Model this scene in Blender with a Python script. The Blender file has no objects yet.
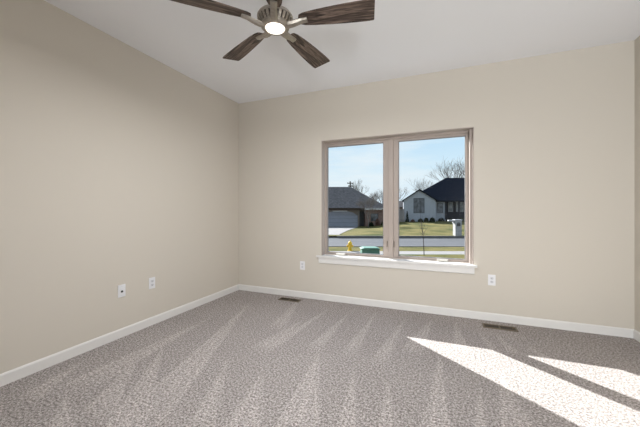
import bpy, bmesh, math, random
from mathutils import Vector, Matrix

S = bpy.context.scene
COL = S.collection
R = math.radians

# ------------------------------------------------------------------ camera
YAW = R(21.743)
cam_d = bpy.data.cameras.new('camera')
cam_d.sensor_width = 36.0
cam_d.lens = 36.0 * 294.57 / 640.0
cam_d.shift_y = -(213.5 - 209.17) / 640.0
cam_d.clip_end = 500
cam = bpy.data.objects.new('camera', cam_d)
COL.objects.link(cam)
cam.location = (0, 0, 1.2)
cam.rotation_euler = (R(90), 0, YAW)
S.camera = cam

# ------------------------------------------------------------------ light
S.view_settings.view_transform = 'Standard'
S.view_settings.look = 'None'
S.view_settings.exposure = 0.0
S.view_settings.gamma = 1.0
S.view_settings.use_curve_mapping = False

SUN_STRENGTH = 17.0
SUN_ELEV = R(27.5)
sd = bpy.data.lights.new('sun', 'SUN')
sd.energy = SUN_STRENGTH
sd.angle = R(0.53)
sd.color = (1.0, 0.995, 0.98)
sun = bpy.data.objects.new('sun', sd)
COL.objects.link(sun)
sun.location = (-12, 12, 12)
travel = Vector((0.772 * math.cos(SUN_ELEV), -0.6356 * math.cos(SUN_ELEV), -math.sin(SUN_ELEV)))
sun.rotation_euler = travel.to_track_quat('-Z', 'Y').to_euler()

# added fill lamp behind an unseen doorway, which the fan's ceiling shadows suggest
ad = bpy.data.lights.new('doorway_fill', 'AREA')
ad.shape = 'RECTANGLE'
ad.size, ad.size_y = 0.55, 0.9
ad.energy = 145
ad.color = (0.95, 0.98, 1.0)
fill_lamp = bpy.data.objects.new('doorway_fill', ad)
COL.objects.link(fill_lamp)
fill_lamp.location = (1.2, -2.3, 0.95)
fill_lamp.rotation_euler = (R(124), 0, 0)         # faces +y and a little up, into the room

W = bpy.data.worlds.new('sky')
S.world = W
W.use_nodes = True
nt = W.node_tree
nt.nodes.clear()
N, L = nt.nodes.new, nt.links.new
out = N('ShaderNodeOutputWorld')
bg = N('ShaderNodeBackground')
bg.inputs['Strength'].default_value = 1.0
tc = N('ShaderNodeTexCoord')
sep = N('ShaderNodeSeparateXYZ')
L(tc.outputs['Generated'], sep.inputs[0])
ramp = N('ShaderNodeValToRGB')
cr = ramp.color_ramp
cr.elements[0].position = 0.0
cr.elements[0].color = (0.74, 0.86, 0.96, 1)
cr.elements[1].position = 1.0
cr.elements[1].color = (0.22, 0.42, 0.82, 1)
for p, c in ((0.12, (0.70, 0.87, 0.98, 1)), (0.25, (0.52, 0.76, 0.97, 1)), (0.5, (0.36, 0.6, 0.92, 1))):
    e = cr.elements.new(p)
    e.color = c
L(sep.outputs['Z'], ramp.inputs[0])
mp = N('ShaderNodeMapping')
mp.inputs['Scale'].default_value = (1.6, 1.6, 9.0)
L(tc.outputs['Generated'], mp.inputs[0])
nz = N('ShaderNodeTexNoise')
nz.inputs['Scale'].default_value = 1.7
nz.inputs['Detail'].default_value = 6
nz.inputs['Roughness'].default_value = 0.55
L(mp.outputs[0], nz.inputs[0])
cramp = N('ShaderNodeValToRGB')
cramp.color_ramp.elements[0].position = 0.38
cramp.color_ramp.elements[1].position = 0.66
L(nz.outputs['Fac'], cramp.inputs[0])
mx = N('ShaderNodeMix')
mx.data_type = 'RGBA'
L(cramp.outputs[0], mx.inputs[0])
L(ramp.outputs[0], mx.inputs[6])
mx.inputs[7].default_value = (0.86, 0.93, 0.97, 1)
L(mx.outputs[2], bg.inputs[0])
L(bg.outputs[0], out.inputs[0])


# ------------------------------------------------------------------ materials
def mat(name, col, rough=0.6, metal=0.0, var=0.0, scale=6.0, bump=0.0, bscale=60.0, col2=None,
        stretch=(1, 1, 1), detail=4, bdist=0.01, emit=None, estr=0.0, lo=0.35, hi=0.65):
    m = bpy.data.materials.new(name)
    m.use_nodes = True
    t = m.node_tree
    b = t.nodes['Principled BSDF']
    b.inputs['Roughness'].default_value = rough
    b.inputs['Metallic'].default_value = metal
    b.inputs['Base Color'].default_value = (*col, 1)
    tcn = t.nodes.new('ShaderNodeTexCoord')
    if var > 0 or col2:
        c2 = col2 or tuple(max(0, c * (1 - var)) for c in col)
        mpn = t.nodes.new('ShaderNodeMapping')
        mpn.inputs['Scale'].default_value = stretch
        t.links.new(tcn.outputs['Object'], mpn.inputs[0])
        n = t.nodes.new('ShaderNodeTexNoise')
        n.inputs['Scale'].default_value = scale
        n.inputs['Detail'].default_value = detail
        t.links.new(mpn.outputs[0], n.inputs[0])
        r = t.nodes.new('ShaderNodeValToRGB')
        r.color_ramp.elements[0].position = lo
        r.color_ramp.elements[0].color = (*c2, 1)
        r.color_ramp.elements[1].position = hi
        r.color_ramp.elements[1].color = (*col, 1)
        t.links.new(n.outputs['Fac'], r.inputs[0])
        t.links.new(r.outputs[0], b.inputs['Base Color'])
    if bump > 0:
        n2 = t.nodes.new('ShaderNodeTexNoise')
        n2.inputs['Scale'].default_value = bscale
        n2.inputs['Detail'].default_value = 3
        t.links.new(tcn.outputs['Object'], n2.inputs[0])
        bm_ = t.nodes.new('ShaderNodeBump')
        bm_.inputs['Strength'].default_value = bump
        bm_.inputs['Distance'].default_value = bdist
        t.links.new(n2.outputs['Fac'], bm_.inputs['Height'])
        t.links.new(bm_.outputs[0], b.inputs['Normal'])
    if emit:
        b.inputs['Emission Color'].default_value = (*emit, 1)
        b.inputs['Emission Strength'].default_value = estr
    return m


def brick_mat(name, c1, c2, mortar, scale=1.0, rough=0.85):
    m = bpy.data.materials.new(name)
    m.use_nodes = True
    t = m.node_tree
    b = t.nodes['Principled BSDF']
    b.inputs['Roughness'].default_value = rough
    tcn = t.nodes.new('ShaderNodeTexCoord')
    sp = t.nodes.new('ShaderNodeSeparateXYZ')
    t.links.new(tcn.outputs['Object'], sp.inputs[0])
    ad_ = t.nodes.new('ShaderNodeMath')
    ad_.operation = 'ADD'
    t.links.new(sp.outputs['X'], ad_.inputs[0])
    t.links.new(sp.outputs['Y'], ad_.inputs[1])
    cb = t.nodes.new('ShaderNodeCombineXYZ')
    t.links.new(ad_.outputs[0], cb.inputs['X'])
    t.links.new(sp.outputs['Z'], cb.inputs['Y'])
    br = t.nodes.new('ShaderNodeTexBrick')
    br.inputs['Scale'].default_value = scale
    br.inputs['Color1'].default_value = (*c1, 1)
    br.inputs['Color2'].default_value = (*c2, 1)
    br.inputs['Mortar'].default_value = (*mortar, 1)
    br.inputs['Brick Width'].default_value = 0.22
    br.inputs['Row Height'].default_value = 0.075
    br.inputs['Mortar Size'].default_value = 0.008
    t.links.new(cb.outputs[0], br.inputs['Vector'])
    t.links.new(br.outputs['Color'], b.inputs['Base Color'])
    return m


def glass_mat(name, tint=(1, 1, 1), refl=0.06):
    m = bpy.data.materials.new(name)
    m.use_nodes = True
    t = m.node_tree
    t.nodes.clear()
    o = t.nodes.new('ShaderNodeOutputMaterial')
    tr = t.nodes.new('ShaderNodeBsdfTransparent')
    tr.inputs[0].default_value = (*tint, 1)
    gl = t.nodes.new('ShaderNodeBsdfGlossy')
    gl.inputs['Roughness'].default_value = 0.3
    mxs = t.nodes.new('ShaderNodeMixShader')
    mxs.inputs[0].default_value = refl
    t.links.new(tr.outputs[0], mxs.inputs[1])
    t.links.new(gl.outputs[0], mxs.inputs[2])
    t.links.new(mxs.outputs[0], o.inputs[0])
    return m


def carpet_mat():
    m = bpy.data.materials.new('frieze_carpet')
    m.use_nodes = True
    t = m.node_tree
    b = t.nodes['Principled BSDF']
    b.inputs['Roughness'].default_value = 0.95
    b.inputs['Specular IOR Level'].default_value = 0.1
    Nn, Ll = t.nodes.new, t.links.new
    tcn = Nn('ShaderNodeTexCoord')
    n1 = Nn('ShaderNodeTexNoise')
    n1.inputs['Scale'].default_value = 72
    n1.inputs['Detail'].default_value = 5
    n1.inputs['Roughness'].default_value = 0.95
    Ll(tcn.outputs['Object'], n1.inputs[0])
    r = Nn('ShaderNodeValToRGB')
    r.color_ramp.interpolation = 'LINEAR'
    r.color_ramp.elements[0].position = 0.405
    r.color_ramp.elements[0].color = (0.095, 0.083, 0.078, 1)
    r.color_ramp.elements[1].position = 0.595
    r.color_ramp.elements[1].color = (0.70, 0.655, 0.637, 1)
    e_ = r.color_ramp.elements.new(0.5)
    e_.color = (0.335, 0.300, 0.284, 1)
    Ll(n1.outputs['Fac'], r.inputs[0])
    at = Nn('ShaderNodeAttribute')
    at.attribute_name = 'pile'
    # ragged edge of the vacuum strokes
    n2 = Nn('ShaderNodeTexNoise')
    n2.inputs['Scale'].default_value = 14
    n2.inputs['Detail'].default_value = 4
    Ll(tcn.outputs['Object'], n2.inputs[0])
    mm = Nn('ShaderNodeMath')
    mm.operation = 'MULTIPLY_ADD'
    Ll(n2.outputs['Fac'], mm.inputs[0])
    mm.inputs[1].default_value = 1.5
    mm.inputs[2].default_value = 0.15
    m2 = Nn('ShaderNodeMath')
    m2.operation = 'MULTIPLY'
    Ll(at.outputs['Fac'], m2.inputs[0])
    Ll(mm.outputs[0], m2.inputs[1])
    n3 = Nn('ShaderNodeTexNoise')
    n3.inputs['Scale'].default_value = 1.7
    n3.inputs['Detail'].default_value = 3
    Ll(tcn.outputs['Object'], n3.inputs[0])
    m3 = Nn('ShaderNodeMath')
    m3.operation = 'MULTIPLY_ADD'
    Ll(n3.outputs['Fac'], m3.inputs[0])
    m3.inputs[1].default_value = 0.24
    m3.inputs[2].default_value = 0.86
    m4 = Nn('ShaderNodeMath')
    m4.operation = 'MULTIPLY_ADD'
    Ll(m2.outputs[0], m4.inputs[0])
    m4.inputs[1].default_value = 0.30
    Ll(m3.outputs[0], m4.inputs[2])
    mc = Nn('ShaderNodeVectorMath')
    mc.operation = 'SCALE'
    Ll(r.outputs[0], mc.inputs[0])
    Ll(m4.outputs[0], mc.inputs['Scale'])
    Ll(mc.outputs[0], b.inputs['Base Color'])
    bp = Nn('ShaderNodeBump')
    bp.inputs['Strength'].default_value = 0.5
    bp.inputs['Distance'].default_value = 0.006
    Ll(n1.outputs['Fac'], bp.inputs['Height'])
    Ll(bp.outputs[0], b.inputs['Normal'])
    return m


def wood_blade_mat():
    m = bpy.data.materials.new('weathered_walnut')
    m.use_nodes = True
    t = m.node_tree
    b = t.nodes['Principled BSDF']
    b.inputs['Roughness'].default_value = 0.55
    Nn, Ll = t.nodes.new, t.links.new
    tcn = Nn('ShaderNodeTexCoord')
    mpn = Nn('ShaderNodeMapping')
    mpn.inputs['Scale'].default_value = (2.2, 26, 10)
    Ll(tcn.outputs['Object'], mpn.inputs[0])
    n = Nn('ShaderNodeTexNoise')
    n.inputs['Scale'].default_value = 2.0
    n.inputs['Detail'].default_value = 6
    n.inputs['Distortion'].default_value = 1.6
    Ll(mpn.outputs[0], n.inputs[0])
    r = Nn('ShaderNodeValToRGB')
    r.color_ramp.elements[0].position = 0.36
    r.color_ramp.elements[0].color = (0.014, 0.008, 0.006, 1)
    r.color_ramp.elements[1].position = 0.68
    r.color_ramp.elements[1].color = (0.24, 0.175, 0.14, 1)
    e_ = r.color_ramp.elements.new(0.5)
    e_.color = (0.085, 0.057, 0.045, 1)
    Ll(n.outputs['Fac'], r.inputs[0])
    Ll(r.outputs[0], b.inputs['Base Color'])
    return m


M = {
    'wall': mat('beige_wall_paint', (0.63, 0.583, 0.513), 0.9, bump=0.08, bscale=180, bdist=0.002),
    'ceiling': mat('white_ceiling_paint', (0.885, 0.89, 0.915), 0.95, bump=0.1, bscale=140, bdist=0.002),
    'trim': mat('white_trim_paint', (0.76, 0.745, 0.725), 0.45),
    'taupe': mat('taupe_window_paint', (0.42, 0.355, 0.315), 0.5, var=0.06, scale=14, stretch=(1, 1, 0.2)),
    'bead': mat('grey_glazing_bead', (0.20, 0.195, 0.20), 0.5),
    'ivory': mat('ivory_hardware', (0.55, 0.52, 0.47), 0.45),
    'lever': mat('tan_lever', (0.22, 0.18, 0.15), 0.4),
    'carpet': carpet_mat(),
    'blade': wood_blade_mat(),
    'nickel': mat('brushed_nickel', (0.46, 0.42, 0.37), 0.42, 1.0, var=0.15, scale=30, stretch=(1, 1, 8)),
    'dark_metal': mat('dark_motor_metal', (0.06, 0.05, 0.045), 0.5, 0.6),
    'lens': mat('frosted_lens', (0.95, 0.93, 0.90), 0.4, emit=(1.0, 0.93, 0.84), estr=1.5),
    'plastic': mat('white_plate_plastic', (0.80, 0.80, 0.82), 0.35),
    'slot': mat('dark_slot', (0.03, 0.03, 0.03), 0.6),
    'receptacle': mat('receptacle_plastic', (0.66, 0.66, 0.69), 0.35),
    'bronze': mat('brown_register_metal', (0.15, 0.115, 0.075), 0.5, 0.3),
    'louver': mat('dark_louver_metal', (0.06, 0.045, 0.028), 0.5, 0.3),
    'duct_shade': mat('painted_duct_shade', (0.03, 0.022, 0.015), 0.7),
    'glass': glass_mat('window_glass', (0.98, 0.99, 0.99), 0.002),
    'grass': mat('winter_grass', (0.150, 0.126, 0.050), 1.0, col2=(0.056, 0.063, 0.021), scale=0.55, detail=8,
                 bump=0.6, bscale=9, bdist=0.08),
    'asphalt': mat('grey_asphalt', (0.115, 0.117, 0.126), 0.9, var=0.16, scale=1.2, detail=6, stretch=(0.4, 1, 1)),
    'concrete': mat('pale_concrete', (0.265, 0.25, 0.245), 0.9, var=0.12, scale=1.5, detail=6),
    'kerb': mat('kerb_concrete', (0.16, 0.155, 0.15), 0.9, var=0.15, scale=2),
    'shingle_brown': mat('brown_grey_shingle', (0.185, 0.167, 0.162), 0.95, var=0.45, scale=3.0, detail=8, stretch=(1, 1, 4)),
    'shingle_navy': mat('navy_shingle', (0.012, 0.017, 0.030), 0.95, var=0.4, scale=3.0, detail=8, stretch=(1, 1, 4)),
    'white_brick': brick_mat('white_painted_brick', (0.40, 0.415, 0.45), (0.34, 0.355, 0.385), (0.28, 0.29, 0.315)),
    'pillar_brick': brick_mat('white_pillar_brick', (0.36, 0.35, 0.345), (0.29, 0.285, 0.28), (0.26, 0.26, 0.255)),
    'brown_brick': brick_mat('brown_brick', (0.24, 0.135, 0.10), (0.15, 0.085, 0.07), (0.22, 0.19, 0.17)),
    'taupe_siding': mat('taupe_siding', (0.20, 0.165, 0.14), 0.85, var=0.1, scale=4),
    'garage': mat('pale_grey_garage_paint', (0.27, 0.28, 0.32), 0.7, var=0.08, scale=3),
    'fascia': mat('dark_brown_fascia', (0.05, 0.038, 0.03), 0.7),
    'gutter': mat('pale_gutter', (0.42, 0.41, 0.40), 0.6),
    'navy_wall': mat('dark_navy_siding', (0.030, 0.034, 0.045), 0.8, var=0.2, scale=5),
    'house_frame': mat('dark_window_frame', (0.045, 0.05, 0.06), 0.5),
    'house_pane': mat('dim_house_glass', (0.16, 0.17, 0.19), 0.12, var=0.8, scale=2.2),
    'pale_pane': mat('curtained_house_glass', (0.34, 0.36, 0.38), 0.15, var=0.55, scale=2.2),
    'white_paint': mat('white_house_paint', (0.38, 0.38, 0.39), 0.6),
    'fence': mat('grey_fence_wood', (0.20, 0.19, 0.185), 0.9, var=0.3, scale=3, stretch=(8, 8, 0.5)),
    'bark': mat('grey_brown_bark', (0.12, 0.10, 0.088), 0.95, var=0.4, scale=8),
    'bark_pale': mat('pale_grey_bark', (0.20, 0.175, 0.16), 0.95, var=0.35, scale=8),
    'sapling': mat('dark_sapling_bark', (0.055, 0.04, 0.042), 0.9, var=0.3, scale=20),
    'evergreen': mat('dark_evergreen', (0.022, 0.034, 0.018), 0.95, var=0.5, scale=12),
    'shrub': mat('dull_green_shrub', (0.055, 0.070, 0.032), 0.95, var=0.55, scale=10),
    'rust_shrub': mat('rusty_brown_twig', (0.16, 0.075, 0.05), 0.95, var=0.4, scale=10),
    'yellow': mat('hydrant_yellow_paint', (0.80, 0.50, 0.02), 0.5, var=0.15, scale=12),
    'yellow_cap': mat('hydrant_cap_yellow', (0.70, 0.43, 0.03), 0.5),
    'green_box': mat('utility_box_green', (0.08, 0.195, 0.15), 0.55, var=0.12, scale=6),
    'green_lid': mat('utility_box_lid_green', (0.10, 0.215, 0.17), 0.5, var=0.1, scale=6),
    'pole': mat('weathered_pole_wood', (0.09, 0.075, 0.065), 0.9, var=0.3, scale=6),
    'soil': mat('brown_soil', (0.10, 0.075, 0.055), 1.0, var=0.4, scale=3),
}


for k_ in ('grass', 'asphalt', 'concrete', 'kerb', 'shingle_brown', 'shingle_navy', 'fascia', 'navy_wall', 'bark', 'bark_pale', 'shrub', 'evergreen'):
    M[k_].node_tree.nodes['Principled BSDF'].inputs['Specular IOR Level'].default_value = 0.05


# ------------------------------------------------------------------ mesh helpers
def box(bm, x0, y0, z0, x1, y1, z1, mi=0):
    v = [bm.verts.new((x, y, z)) for z in (z0, z1) for y in (y0, y1) for x in (x0, x1)]
    for f in ((0, 2, 3, 1), (4, 5, 7, 6), (0, 1, 5, 4), (2, 6, 7, 3), (0, 4, 6, 2), (1, 3, 7, 5)):
        bm.faces.new([v[i] for i in f]).material_index = mi
    return v


def prism(bm, poly, axis, a0, a1):
    """extrude a 2-D polygon along an axis: 'y' -> poly is (x, z); 'z' -> (x, y); 'x' -> (y, z)"""
    def pt(p, a):
        return {'y': (p[0], a, p[1]), 'z': (p[0], p[1], a), 'x': (a, p[0], p[1])}[axis]
    lo = [bm.verts.new(pt(p, a0)) for p in poly]
    hi = [bm.verts.new(pt(p, a1)) for p in poly]
    bm.faces.new(lo)
    bm.faces.new(hi[::-1])
    n = len(poly)
    for i in range(n):
        bm.faces.new((lo[i], hi[i], hi[(i + 1) % n], lo[(i + 1) % n]))


def lathe(bm, prof, n=24, c=(0, 0, 0)):
    rings = []
    for r, z in prof:
        if r < 1e-6:
            rings.append([bm.verts.new((c[0], c[1], c[2] + z))])
        else:
            rings.append([bm.verts.new((c[0] + r * math.cos(2 * math.pi * i / n), c[1] + r * math.sin(2 * math.pi * i / n), c[2] + z)) for i in range(n)])
    for a, b in zip(rings, rings[1:]):
        for i in range(n):
            j = (i + 1) % n
            if len(a) == 1 and len(b) == 1:
                continue
            if len(a) == 1:
                bm.faces.new((a[0], b[i], b[j]))
            elif len(b) == 1:
                bm.faces.new((a[i], a[j], b[0]))
            else:
                bm.faces.new((a[i], a[j], b[j], b[i]))
    for ring, flip in ((rings[0], True), (rings[-1], False)):
        if len(ring) > 1:
            bm.faces.new(ring[::-1] if flip else ring)


def tube(bm, pts, radii, n=6):
    pts = [Vector(p) for p in pts]
    rings = []
    for i, p in enumerate(pts):
        d = (pts[min(i + 1, len(pts) - 1)] - pts[max(i - 1, 0)]).normalized()
        u = d.cross(Vector((0, 0, 1)))
        if u.length < 1e-3:
            u = Vector((1, 0, 0))
        u.normalize()
        w = d.cross(u)
        rings.append([bm.verts.new(p + (u * math.cos(2 * math.pi * k / n) + w * math.sin(2 * math.pi * k / n)) * radii[i]) for k in range(n)])
    for a, b in zip(rings, rings[1:]):
        for k in range(n):
            bm.faces.new((a[k], a[(k + 1) % n], b[(k + 1) % n], b[k]))
    bm.faces.new(rings[0][::-1])
    bm.faces.new(rings[-1])


def cyl(bm, a, b, r, n=12):
    tube(bm, [a, b], [r, r], n)


def obj(name, bm, m, parent=None, loc=(0, 0, 0), rot=(0, 0, 0), smooth=False, bevel=0.0):
    if bevel > 0:
        bmesh.ops.bevel(bm, geom=[e for e in bm.edges], offset=bevel, segments=2, affect='EDGES', profile=0.6, clamp_overlap=True)
    bmesh.ops.recalc_face_normals(bm, faces=bm.faces)
    me = bpy.data.meshes.new(name)
    bm.to_mesh(me)
    bm.free()
    for mm_ in (m if isinstance(m, (list, tuple)) else [m]):
        me.materials.append(mm_)
    if smooth:
        for p in me.polygons:
            p.use_smooth = True
    o = bpy.data.objects.new(name, me)
    COL.objects.link(o)
    o.location = loc
    o.rotation_euler = rot
    if parent:
        o.parent = parent
    return o


def NB():
    return bmesh.new()


def tag(o, label, cat, group=None, kind=None):
    o['label'] = label
    o['category'] = cat
    if group:
        o['group'] = group
    if kind:
        o['kind'] = kind
    return o


def thing(name, label, cat, loc=(0, 0, 0), rz=0.0, group=None, kind=None):
    o = bpy.data.objects.new(name, None)
    o.empty_display_size = 0.1
    COL.objects.link(o)
    o.location = loc
    o.rotation_euler = (0, 0, rz)
    return tag(o, label, cat, group, kind)


def struct(name, bm, m, label, cat, **k):
    return tag(obj(name, bm, m, **k), label, cat, kind='structure')


def copy_tree(o, parent=None):
    c = o.copy()
    COL.objects.link(c)
    c.parent = parent
    for ch in list(o.children):
        copy_tree(ch, c)
    return c


def E(u, v, z):
    """street frame: u to the right and v away from the house, both square to the street"""
    return Vector((u * math.cos(YAW) - v * math.sin(YAW), u * math.sin(YAW) + v * math.cos(YAW), z))


# ------------------------------------------------------------------ room shell
XL, XR, YB, YR, H = -2.755, 1.704, 3.633, -1.55, 2.774
T = 0.165
OX0, OX1, OZ0, OZ1 = -1.428, 0.372, 0.565, 2.106      # window opening in the back wall

# carpet, with the brushed strokes of the pile as a value on the mesh
STROKES = [((-1.2, 3.39), (-1.42, 2.2), (-1.29, 2.19)), ((-0.94, 3.4), (-1.05, 2.4), (-0.93, 2.37)), ((-0.66, 3.42), (-0.75, 2.4), (-0.62, 2.4)), ((-0.33, 3.33), (-0.49, 2.38), (-0.36, 2.36)), ((-0.05, 3.45), (-0.28, 2.63), (-0.11, 2.62)), ((-0.93, 2.31), (-0.83, 1.36), (-0.59, 1.45)), ((-0.59, 2.18), (-0.5, 1.45), (-0.39, 1.49)), ((-0.33, 2.12), (-0.29, 1.53), (-0.19, 1.57)), ((0.02, 2.67), (-0.09, 1.61), (0.07, 1.68)), ((-2.23, 3.17), (-1.74, 1.3), (-1.44, 1.23)), ((-1.58, 1.96), (-1.28, 1.24), (-1.15, 1.29)), ((-1.2, 1.86), (-1.09, 1.21), (-0.85, 1.31)), ((-2.24, 1.67), (-1.96, 1.11), (-1.76, 1.15)), ((-2.24, 1.91), (-1.65, 0.99), (-1.44, 1.08)), ((-1.36, 2.89), (-1.5, 2.2), (-1.32, 2.14)), ((0.18, 3.45), (0.12, 2.85), (0.26, 2.8)), ((0.37, 3.27), (0.41, 2.9), (0.49, 2.88)), ((0.52, 3.26), (0.55, 2.88), (0.64, 2.88)), ((0.72, 3.09), (0.77, 2.88), (0.87, 2.87)), ((0.43, 2.51), (0.3, 1.77), (0.5, 1.85)), ((-2.61, 1.48), (-2.5, 1.05), (-2.32, 1.07)), ((-2.33, 2.57), (-2.39, 1.21), (-2.14, 1.31)), ((-1.71, 3.56), (-1.61, 2.64), (-1.41, 2.59)), ((-2.25, 1.18), (-1.92, 0.88), (-1.75, 0.95)), ((0.27, 2.27), (0.16, 1.71), (0.25, 1.75))]


def pile_at(x, y):
    best = 0.0
    for a, b, c in STROKES:
        if not (min(a[0], b[0], c[0]) - .05 < x < max(a[0], b[0], c[0]) + .05 and min(a[1], b[1], c[1]) - .1 < y < max(a[1], b[1], c[1]) + .05):
            continue
        d = (b[0] - a[0]) * (c[1] - a[1]) - (c[0] - a[0]) * (b[1] - a[1])
        s = ((x - a[0]) * (c[1] - a[1]) - (c[0] - a[0]) * (y - a[1])) / d
        t = ((b[0] - a[0]) * (y - a[1]) - (x - a[0]) * (b[1] - a[1])) / d
        along = s + t
        if along <= 0:
            continue
        k = t / along                                  # 0 at one edge of the stroke, 1 at the other
        wid = math.hypot(b[0] - c[0], b[1] - c[1]) * along
        e = min(k, 1 - k) * wid                         # distance to the nearer edge
        edge = min(1.0, max(0.0, 0.5 + e / 0.018))
        fade = min(1.0, max(0.0, (1.12 - along) / 0.25))
        best = max(best, edge * fade * (0.72 + 0.28 * math.cos(k * 15.0 + a[0] * 9.0)))
    return best


nx, ny = 300, 350
me = bpy.data.meshes.new('floor')
vs, fs, pv = [], [], []
for j in range(ny + 1):
    for i in range(nx + 1):
        x, y = XL + (XR - XL) * i / nx, YR + (YB - YR) * j / ny
        vs.append((x, y, 0.0))
        pv.append(pile_at(x, y))
for j in range(ny):
    for i in range(nx):
        a = j * (nx + 1) + i
        fs.append((a, a + 1, a + nx + 2, a + nx + 1))
me.from_pydata(vs, [], fs)
at = me.attributes.new('pile', 'FLOAT', 'POINT')
at.data.foreach_set('value', pv)
me.materials.append(M['carpet'])
floor = bpy.data.objects.new('floor', me)
COL.objects.link(floor)
tag(floor, 'speckled taupe carpet with pale vacuum strokes', 'floor', kind='structure')

b = NB(); box(b, XL - T, YR - T, H, XR + T, YB + T, H + 0.12)
struct('ceiling', b, M['ceiling'], 'plain white painted ceiling', 'ceiling')
b = NB(); box(b, XL - T, YR, 0, XL, YB + T, H)
struct('wall_left', b, M['wall'], 'long beige wall at the left of the window wall', 'wall')
b = NB(); box(b, XR, YR, 0, XR + T, YB + T, H)
struct('wall_right', b, M['wall'], 'beige wall meeting the window wall at its right end', 'wall')
b = NB()
box(b, XL, YB, -0.6, OX0, YB + T, H)
box(b, OX1, YB, -0.6, XR, YB + T, H)
box(b, OX0, YB, -0.6, OX1, YB + T, OZ0)
box(b, OX0, YB, OZ1, OX1, YB + T, H)
struct('wall_back', b, M['wall'], 'beige wall holding the double window', 'wall')
PX0, PX1, PZ1 = 0.64, 1.62, 2.13
b = NB()
box(b, XL, YR - T, 0, PX0, YR, H)
box(b, PX1, YR - T, 0, XR, YR, H)
box(b, PX0, YR - T, PZ1, PX1, YR, H)
struct('wall_rear', b, M['wall'], 'beige wall behind the viewer with an open doorway', 'wall')


def base_profile(h=0.082, t=0.014):
    return [(0, 0), (t, 0), (t, h - 0.012), (t - 0.004, h - 0.003), (t - 0.008, h), (0, h)]


def baseboard(name, axis, label, wallpos, sign, a0, a1):
    bb = NB()
    prism(bb, [(wallpos + sign * p[0], p[1]) for p in base_profile()], axis, a0, a1)
    struct(name, bb, M['trim'], label, 'baseboard')


baseboard('baseboard_left', 'y', 'white baseboard along the left wall', XL, 1, YR, YB - 0.014)
baseboard('baseboard_right', 'y', 'white baseboard along the right wall', XR, -1, YR, YB - 0.014)
baseboard('baseboard_back', 'x', 'white baseboard under the double window', YB, -1, XL, XR)

# ------------------------------------------------------------------ the double window
win = thing('window_1', 'taupe framed double casement window with a white stool', 'window', ((OX0 + OX1) / 2, YB, OZ0), kind='structure')
WO = Vector(win.location)


def wobj(name, bm, m, parent=None, **k):
    bmesh.ops.translate(bm, vec=-WO, verts=bm.verts)
    return obj(name, bm, m, parent or win, **k)


FY0, FY1 = YB + 0.106, YB + 0.165        # frame depth
SY0, SY1 = YB + 0.122, YB + 0.164        # sash depth
zb, zt = 0.590, OZ1
LX0, LX1, RX0, RX1 = -1.392, -0.634, -0.451, 0.299    # glass openings
GZ0, GZ1 = 0.617, 2.046
# liner boards of the opening
b = NB()
box(b, OX0, YB + 0.001, zb, OX0 + 0.010, FY0, zt)
box(b, OX1 - 0.010, YB + 0.001, zb, OX1, YB + 0.045, zt)
box(b, OX0 + 0.010, YB + 0.001, zt - 0.010, OX1 - 0.010, FY0, zt)
wobj('jamb_liner', b, M['taupe'])
b = NB()
box(b, OX0, FY0, zb - 0.02, OX0 + 0.026, FY1, zt)
box(b, OX1 - 0.040, YB + 0.045, zb + 0.001, OX1, FY1, zt)
box(b, OX0 + 0.026, FY0, zt - 0.034, OX1 - 0.040, FY1, zt)
box(b, OX0 + 0.026, FY0, zb - 0.02, OX1 - 0.040, FY1, zb + 0.010)
wobj('frame', b, M['taupe'], bevel=0.003)
b = NB(); box(b, -0.573, FY0 + 0.004, zb + 0.011, -0.512, FY1, zt - 0.035)
wobj('mullion', b, M['taupe'], bevel=0.004)


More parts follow.
